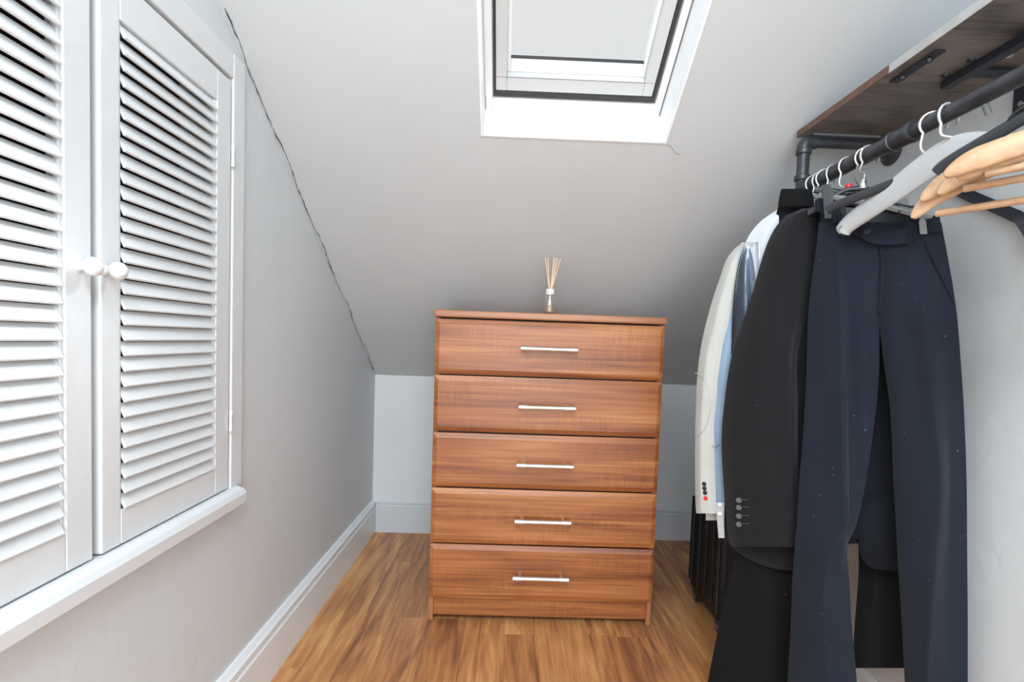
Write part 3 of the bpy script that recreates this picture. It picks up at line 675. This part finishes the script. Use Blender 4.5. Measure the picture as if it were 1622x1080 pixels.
def clip_flat(px0, px1, wpx, mat, yr=YR1, phi=PH1, par=h2, d=.030, rnd_=.004):
    bm = bmesh.new(); s_ = math.radians(phi); nn_ = Vector((math.sin(s_), math.cos(s_), 0)); cc = nn_.dot(Vector((RX, yr, 0)))
    (xa, ya), (xb, yb_) = px0, px1; ol = [(xa-wpx, ya+wpx), (xa-wpx*.7, ya+wpx*.25), (xa, ya), (xa+wpx*.7, ya+wpx*.25), (xa+wpx, ya+wpx), (xb+wpx, yb_-1), (xb+wpx-1, yb_), (xb-wpx+1, yb_), (xb-wpx, yb_-1)]
    f_ = [bm.verts.new(hit(x, y, nn_, cc-d-.004)) for x, y in ol]; g_ = [bm.verts.new(hit(x, y, nn_, cc-d+.006)) for x, y in ol]
    bm.faces.new(f_); bm.faces.new(g_[::-1])
    for i in range(len(f_)): j = (i+1) % len(f_); bm.faces.new((f_[i], f_[j], g_[j], g_[i]))
    return finish('clip', bm, mat, par, bevel=.001)
clip_flat((1310, 291), (1314, 346), 8, M_bplastic, d=.020); clip_flat((1461, 345), (1463, 371), 6, M_gplastic, d=.028)
ksp, _ = onplane(1368, 291, YR1, PH1, .0)
lathe('swivel', [(-.012, .004), (-.01, .0075), (0, .0075), (.003, .006), (.008, .0055), (.010, .003)], ksp, (0, 0, 1), M_chrome, h2, 16)
bm = bmesh.new(); arm(bm, [ksp+Vector((0, 0, -.01)), ksp+(Pa-ksp)*.35+Vector((0, 0, -.004)), Pa.lerp(Pb, .12)], None, None, lambda t: (.0065-.003*t, .0045), seg=8)
arm(bm, [ksp+Vector((0, 0, -.01)), ksp+(Pb-ksp)*.35+Vector((0, 0, -.004)), Pa.lerp(Pb, .75)], None, None, lambda t: (.0065-.003*t, .0045), seg=8); finish('hanger_body', bm, M_bplastic, h2, smooth=True)
hook(h2, 1.035, ksp+Vector((0, 0, .008)), .0018, turn=.1)

# ---- charcoal suit jacket
YR2, PH2 = 1.135, 40
jk = root_at('suit_jacket', YR2, 'charcoal suit jacket with four cuff buttons on its sleeve', 'jacket', 'hanging jackets')
cloth('jacket_body', [
    (338, [(1262, .0), (1285, .006), (1330, .010), (1380, .010), (1420, .006), (1440, .0)]),
    (400, [(1225, .0), (1260, .010), (1330, .012), (1380, .012), (1440, .010), (1462, .0)]),
    (520, [(1180, .0), (1240, .012), (1310, .012), (1385, .012), (1445, .010), (1468, .0)]),
    (700, [(1152, .0), (1215, .012), (1300, .010), (1378, .010), (1445, .010), (1468, .0)]),
    (820, [(1147, .0), (1205, .012), (1290, .008), (1372, .012), (1440, .010), (1466, .0)]),
    (853, [(1148, .0), (1204, .012), (1290, .007), (1372, .012), (1440, .010), (1466, .0)])], YR2+.022, PH2, M_jbody, jk, th=.02, seed=3)
# hem: scalloped, front corner rounded
def hem(name, toprow, botrow, yr, phi, mat, par, d=.008, th=.006):
    bm = bmesh.new(); s_ = math.radians(phi); nn_ = Vector((math.sin(s_), math.cos(s_), 0)); cc = nn_.dot(Vector((RX, yr, 0)))
    a = cr([(x, y, 0) for x, y in toprow], 6); b_ = cr([(x, y, 0) for x, y in botrow], 6); rws = []
    for p_, q_ in zip(a, b_):
        rws.append([bm.verts.new(hit(p_.x, p_.y, nn_, cc-d)), bm.verts.new(hit((p_.x+q_.x)/2, (p_.y+q_.y)/2, nn_, cc-d-.001)), bm.verts.new(hit(q_.x, q_.y, nn_, cc-d)), bm.verts.new(hit(q_.x, q_.y, nn_, cc-d+th)), bm.verts.new(hit(p_.x, p_.y, nn_, cc-d+th))])
    for A, Bq in zip(rws, rws[1:]):
        for k in range(5): j = (k+1) % 5; bm.faces.new((A[k], A[j], Bq[j], Bq[k]))
    bm.faces.new(rws[0]); bm.faces.new(rws[-1][::-1]); return finish(name, bm, mat, par, smooth=True)
hem('hem', [(1149, 840), (1170, 840), (1195, 840), (1220, 840), (1245, 840), (1268, 840), (1330, 840)], [(1150, 855), (1163, 870), (1187, 886), (1214, 897), (1243, 903), (1268, 902), (1330, 900)], YR2+.022, PH2, M_char, jk)
hem('hem', [(1330, 780), (1345, 780), (1362, 780)], [(1330, 864), (1345, 862), (1364, 860)], YR2+.03, PH2, M_jbody, jk)
hem('hem', [(1359, 780), (1366, 780), (1378, 780), (1395, 780), (1420, 780), (1450, 780)], [(1360, 872), (1366, 886), (1376, 897), (1392, 902), (1420, 904), (1450, 905)], YR2+.018, PH2, M_jbody, jk)
cloth('sleeve', [
    (330, [(1272, .010), (1276, .014), (1281, .016), (1286, .014), (1289, .008), (1291, .0)]),
    (339, [(1248, .004), (1254, .016), (1262, .026), (1274, .024), (1284, .012), (1291, .0)]),
    (362, [(1227, .0), (1236, .018), (1252, .034), (1266, .024), (1281, .014), (1291, .0)]),
    (400, [(1210, .0), (1224, .022), (1247, .042), (1266, .024), (1280, .015), (1291, .0)]),
    (470, [(1190, .0), (1206, .022), (1240, .046), (1262, .028), (1274, .015), (1284, .0)]),
    (560, [(1160, .0), (1182, .026), (1214, .046), (1246, .036), (1256, .016), (1263, .0)]),
    (640, [(1147, .0), (1170, .026), (1204, .044), (1240, .038), (1256, .018), (1263, .0)]),
    (700, [(1143, .0), (1163, .024), (1198, .040), (1238, .037), (1256, .018), (1263, .0)]),
    (780, [(1147, .0), (1163, .022), (1195, .036), (1236, .036), (1256, .018), (1264, .0)]),
    (856, [(1154, .0), (1168, .020), (1195, .034), (1236, .034), (1256, .018), (1264, .0)]),
    (866, [(1160, .0), (1172, .020), (1200, .032), (1238, .033), (1256, .017), (1263, .0)])], YR2, PH2, M_char, jk, th=.022, nu=50, wr=.0014, seed=4, dm=1.15)
for y in (792, 803.5, 817, 830): 
    button((1170.5, y), YR2, PH2, .0305, .0068, M_button, jk)
    a, n_ = onplane(1176, y-1, YR2, PH2, .033); b2, _ = onplane(1187, y-.5, YR2, PH2, .0362); T('buttonhole', [a, b2], .0008, M_button, jk, 5)
hk = root_at('coat_hanger', YR2, 'hanger holding the charcoal suit jacket, only its hook showing', 'hanger', 'hangers in clothes')
nk = Vector((RX+.0, 1.10, 1.285)); hook(hk, 1.10, nk, .0019)
bm = bmesh.new(); dd = Vector((-math.cos(math.radians(40)), math.sin(math.radians(40)), 0)); arm(bm, [nk+dd*.10+Vector((0, .02, -.040)), nk+dd*.05+Vector((0, .01, -.015)), nk, nk-dd*.06+Vector((0, .01, -.018)), nk-dd*.14+Vector((0, .012, -.05))], None, None, lambda t: (.008, .004)); finish('hanger_body', bm, M_bplastic, hk, smooth=True)

# ---- black trousers behind
YR3, PH3 = 1.185, 38
bt_ = root_at('trousers', YR3, 'black trousers whose waistband sticks up behind the charcoal jacket', 'trousers', 'hanging trousers')
band('waistband', [(299, [(1238, .004), (1250, .010), (1268, .012), (1283, .006)]), (304, [(1236, .002), (1250, .011), (1270, .013), (1287, .006)]), (326, [(1232, .0), (1248, .012), (1270, .013), (1290, .006)])], YR3-.02, PH3, M_blk, bt_, th=.01, nu=20)
cloth('trouser_top', [
    (326, [(1233, .0), (1248, .008), (1270, .010), (1290, .006), (1380, .004), (1425, .0)]),
    (360, [(1224, .0), (1245, .010), (1270, .012), (1300, .006), (1390, .004), (1432, .0)]),
    (430, [(1207, .0), (1232, .008), (1270, .010), (1300, .006), (1390, .004), (1436, .0)]),
    (560, [(1190, .0), (1220, .008), (1270, .010), (1300, .006), (1390, .004), (1438, .0)])], YR3+.005, PH3, M_blk, bt_, th=.010, wr=.0014, seed=5)
cloth('leg', [
    (500, [(1198, .0), (1212, .008), (1228, .012), (1250, .008), (1285, .006), (1312, .0)]),
    (700, [(1185, .0), (1203, .008), (1223, .014), (1250, .008), (1280, .006), (1300, .0)]),
    (870, [(1166, .0), (1186, .010), (1212, .020), (1240, .008), (1270, .006), (1290, .0)]),
    (950, [(1147, .0), (1172, .010), (1199, .020), (1232, .008), (1268, .006), (1288, .0)]),
    (1080, [(1121, .0), (1147, .010), (1176, .020), (1222, .008), (1258, .006), (1280, .0)]),
    (1130, [(1112, .0), (1140, .010), (1170, .020), (1218, .008), (1256, .006), (1278, .0)])], YR3+.005, PH3, M_blk, bt_, th=.014, wr=.0016, seed=6)
cloth('leg', [
    (500, [(1340, .0), (1358, .006), (1380, .010), (1400, .006), (1420, .004), (1438, .0)]),
    (700, [(1345, .0), (1362, .006), (1384, .012), (1402, .006), (1422, .004), (1440, .0)]),
    (880, [(1360, .0), (1370, .006), (1388, .014), (1402, .006), (1420, .004), (1430, .0)]),
    (1000, [(1353, .0), (1364, .008), (1378, .014), (1400, .006), (1422, .004), (1436, .0)]),
    (1058, [(1350, .0), (1362, .008), (1376, .012), (1400, .006), (1424, .004), (1440, .0)])], YR3+.005, PH3, M_blk, bt_, th=.014, wr=.0012, seed=7)
h3 = root_at('clip_hanger', YR3, 'second clip hanger, its two grey paddles above the navy waistband', 'hanger', 'clip hangers')
Pa, _ = onplane(1290, 300, YR3-.03, PH3, .0); Pb, _ = onplane(1448, 334, YR3-.03, PH3, .0)
bm = bmesh.new(); arm(bm, [Pa, Pa.lerp(Pb, .5)+Vector((0, 0, .006)), Pb], None, None, lambda t: (.008, .0035), seg=8); finish('clip_bar', bm, M_bplastic, h3)
clip_flat((1419, 313), (1420, 332), 6.5, M_gplastic, yr=YR3-.03, phi=PH3, par=h3, d=.01); clip_flat((1433, 314), (1430, 332), 6.5, M_gplastic, yr=YR3-.03, phi=PH3, par=h3, d=.01)
clip_flat((1447, 325), (1447, 338), 6, M_bplastic, yr=YR3-.03, phi=PH3, par=h3, d=.01)
hook(h3, 1.045, Pa.lerp(Pb, .5)+Vector((0, 0, .010)), .0018, turn=-.2)

# ---- plastic-wrapped slate shirt, white shirt, chambray shirt, cream jacket
YR4, PH4 = 1.195, 36
ps = root_at('wrapped_shirt', YR4, 'slate blue shirt in a clear dry-cleaning bag', 'shirt', 'hanging shirts')
cloth('sleeve', [
    (393, [(1181, .0), (1183, .003), (1186, .004), (1189, .0)]),
    (412, [(1174, .0), (1181, .010), (1190, .010), (1196, .0)]),
    (450, [(1167, .0), (1180, .016), (1193, .014), (1206, .0)]),
    (500, [(1161, .0), (1178, .018), (1196, .016), (1215, .0)]),
    (560, [(1158, .0), (1178, .018), (1196, .016), (1215, .0)]),
    (700, [(1155, .0), (1176, .018), (1196, .016), (1215, .0)]),
    (800, [(1156, .0), (1176, .018), (1196, .016), (1215, .0)])], YR4, PH4, M_dnavy, ps, th=.010, nu=24, wr=.0015, wscale=2, seed=8)
cloth('plastic_bag', [
    (384, [(1180, .010), (1186, .014), (1196, .016), (1206, .010)]),
    (412, [(1171, .010), (1181, .020), (1194, .020), (1212, .012)]),
    (450, [(1164, .010), (1179, .026), (1194, .022), (1212, .012)]),
    (500, [(1160, .010), (1177, .027), (1193, .025), (1212, .012)]),
    (560, [(1158, .010), (1177, .028), (1193, .024), (1212, .012)])], YR4, PH4, M_film, ps, th=.004, nu=40, nv=40, wr=.0022, wscale=3.2, seed=9)
YR5, PH5 = 1.206, 35
ws = root_at('shirt', YR5, 'white cotton shirt, its shoulder showing above the wrapped shirt', 'shirt', 'hanging shirts')
cloth('shirt_body', [
    (326, [(1240, .0), (1250, .006), (1262, .008), (1275, .0)]),
    (338, [(1222, .0), (1236, .010), (1258, .010), (1285, .0)]),
    (352, [(1203, .0), (1222, .014), (1248, .012), (1290, .0)]),
    (372, [(1187, .0), (1212, .018), (1240, .014), (1295, .0)]),
    (392, [(1179, .0), (1207, .018), (1236, .014), (1295, .0)]),
    (430, [(1176, .0), (1205, .018), (1235, .014), (1295, .0)]),
    (560, [(1165, .0), (1198, .012), (1232, .012), (1295, .0)]),
    (740, [(1160, .0), (1196, .012), (1232, .012), (1295, .0)])], YR5, PH5, M_white, ws, th=.008, nu=30, wr=.0022, wscale=1.5, seed=10)
YR6, PH6 = 1.218, 34
bs = root_at('shirt', YR6, 'pale blue chambray shirt, narrow sleeve between cream jacket and charcoal jacket', 'shirt', 'hanging shirts')
cloth('sleeve', [
    (398, [(1172, .0), (1176, .006), (1182, .007), (1190, .0)]),
    (430, [(1162, .0), (1170, .012), (1182, .013), (1200, .0)]),
    (500, [(1150, .0), (1161, .014), (1176, .014), (1198, .0)]),
    (573, [(1134, .0), (1146, .016), (1162, .015), (1188, .0)]),
    (640, [(1129, .0), (1141, .016), (1157, .015), (1180, .0)]),
    (673, [(1127, .0), (1139, .016), (1155, .015), (1178, .0)]),
    (740, [(1129, .0), (1140, .014), (1153, .013), (1175, .0)]),
    (800, [(1133, .0), (1142, .012), (1151, .012), (1168, .0)])], YR6, PH6, M_blue, bs, th=.010, nu=28, wr=.0015, wscale=2, seed=11)
cloth('cuff', [
    (796, [(1134, .004), (1142, .014), (1150, .013), (1160, .0)]),
    (826, [(1136, .004), (1144, .014), (1150, .013), (1158, .0)]),
    (852, [(1138, .004), (1144, .013), (1149, .012), (1154, .0)])], YR6, PH6, M_white, bs, th=.008, nu=16, wr=.001, seed=12)
for y in (799, 813): button((1140.5, y), YR6, PH6, .0145, .0055, M_wbutton, bs)
P = [onplane(x, y, YR6, PH6, .0155)[0] for x, y in ((1128, 706), (1134, 708), (1140, 703))]; T('placket_seam', P, .0008, M_dnavy, bs, 5)
YR7, PH7 = 1.232, 33
cj = root_at('linen_jacket', YR7, 'cream linen jacket furthest left with black and red cuff buttons', 'jacket', 'hanging jackets')
cloth('sleeve', [
    (384, [(1175, .0), (1180, .004), (1187, .005), (1196, .0)]),
    (392, [(1165, .0), (1174, .008), (1184, .010), (1200, .0)]),
    (410, [(1151, .0), (1162, .016), (1176, .016), (1202, .0)]),
    (435, [(1142, .0), (1153, .020), (1168, .020), (1198, .0)]),
    (480, [(1127, .0), (1140, .024), (1155, .022), (1185, .0)]),
    (540, [(1112, .0), (1125, .024), (1140, .022), (1170, .0)]),
    (590, [(1105, .0), (1116, .023), (1131, .022), (1160, .0)]),
    (640, [(1102.5, .0), (1112, .023), (1127, .022), (1154, .0)]),
    (700, [(1101, .0), (1110, .022), (1124, .020), (1150, .0)]),
    (760, [(1101, .0), (1110, .020), (1123, .019), (1148, .0)]),
    (806, [(1102, .0), (1110, .018), (1123, .018), (1146, .0)]),
    (813, [(1103, .002), (1112, .016), (1125, .017), (1144, .0)])], YR7, PH7, M_cream, cj, th=.014, nu=28, wr=.0010, wscale=2, seed=13)
cloth('jacket_body', [
    (400, [(1172, .0), (1190, .006), (1240, .006), (1290, .0)]),
    (600, [(1120, .0), (1150, .006), (1220, .006), (1290, .0)]),
    (824, [(1118, .0), (1150, .006), (1155, .006), (1160, .0)])], YR7+.03, PH7, M_cream, cj, th=.006, nu=20, seed=14)
# elbow patch stitching: ruffled ellipse
pts = []
for k in range(49):
    a = math.radians(-95+k*190/48); x = 1103+22*math.cos(a)+.8*math.sin(k*2.2); y = 640+49*math.sin(a)
    pts.append(onplane(x, y, YR7, PH7, .004+.020*min(1, max(0, (x-1101)/12))**.6)[0])
T('elbow_patch_seam', pts, [.0011+.0006*math.sin(k*2.2) for k in range(49)], M_cream, cj, 6)
for (x, y), mm in (((1115.5, 766), M_bbutton), ((1116, 773), M_bbutton), ((1117, 780), M_bbutton), ((1118, 789), M_red)): button((x, y), YR7, PH7, .0195, .0058, mm, cj)
for nm, y, lab, tn in (('coat_hanger', 1.150, 'hanger whose wire hook is the nearest of the four bunched at the far rail end', .3), ('coat_hanger', 1.178, 'hanger of the wrapped slate shirt, second nearest of the four bunched hooks', -.2), ('coat_hanger', 1.200, 'hanger of the white cotton shirt, third of the four bunched hooks', .2), ('coat_hanger', 1.222, 'hanger of the chambray shirt, its hook closest to the pipe post', 0.)):
    h_ = root_at(nm, y, lab, 'hanger', 'hangers in clothes'); nk = Vector((RX+.004, y, 1.290)); hook(h_, y, nk, .0018, turn=tn)
    bm = bmesh.new(); dd = Vector((-.8, .35, 0)); arm(bm, [nk+dd*.10+Vector((0, 0, -.045)), nk+dd*.05+Vector((0, 0, -.018)), nk, nk-dd*.07+Vector((0, 0, -.02)), nk-dd*.13+Vector((0, 0, -.05))], None, None, lambda t: (.006, .0035), seg=8); finish('hanger_body', bm, M_bplastic, h_, smooth=True)
# red size marker on the fifth hook
rm = lathe('size_marker', [(0, .0045), (.001, .0062), (.012, .0062), (.013, .0045)], Vector((RX-.004, 1.088, 1.296)), (0, 0, 1), M_red)
tag(rm, 'small red plastic size marker clipped on a hanger hook', 'size marker')

# ================================================================ SUITCASE
sc = empty('suitcase', (.80, 1.78, 0), 'black upright suitcase with wheels on the floor behind the clothes', 'suitcase')
bm = bmesh.new(); box(bm, (.705, 1.60, .045), (.915, 1.86, .44)); finish('shell', bm, M_case, sc, bevel=.03, smooth=True)
for x0 in (.735, .785, .835): B('front_rib', (x0, 1.592, .09), (x0+.02, 1.602, .40), M_case, sc, .003)
for y0 in (1.63, 1.69, 1.75, 1.81): B('side_rib', (.697, y0, .09), (.706, y0+.025, .40), M_case, sc, .003)
T('piping', [(.709, 1.606, .08), (.709, 1.606, .41)], .004, M_rubber, sc, 8)
for x, y in ((.735, 1.63), (.885, 1.63), (.735, 1.83), (.885, 1.83)):
    wh = lathe('wheel', [(0, .018), (.002, .022), (.016, .022), (.018, .018)], (x-.009, y, .0225), (1, 0, 0), M_rubber, sc, 20)
    B('caster_housing', (x-.014, y-.014, .03), (x+.014, y+.014, .05), M_rubber, sc, .003)
    lathe('hub', [(0, .008), (.0195, .008)], (x-.01, y, .0225), (1, 0, 0), M_gplastic, wh, 12)
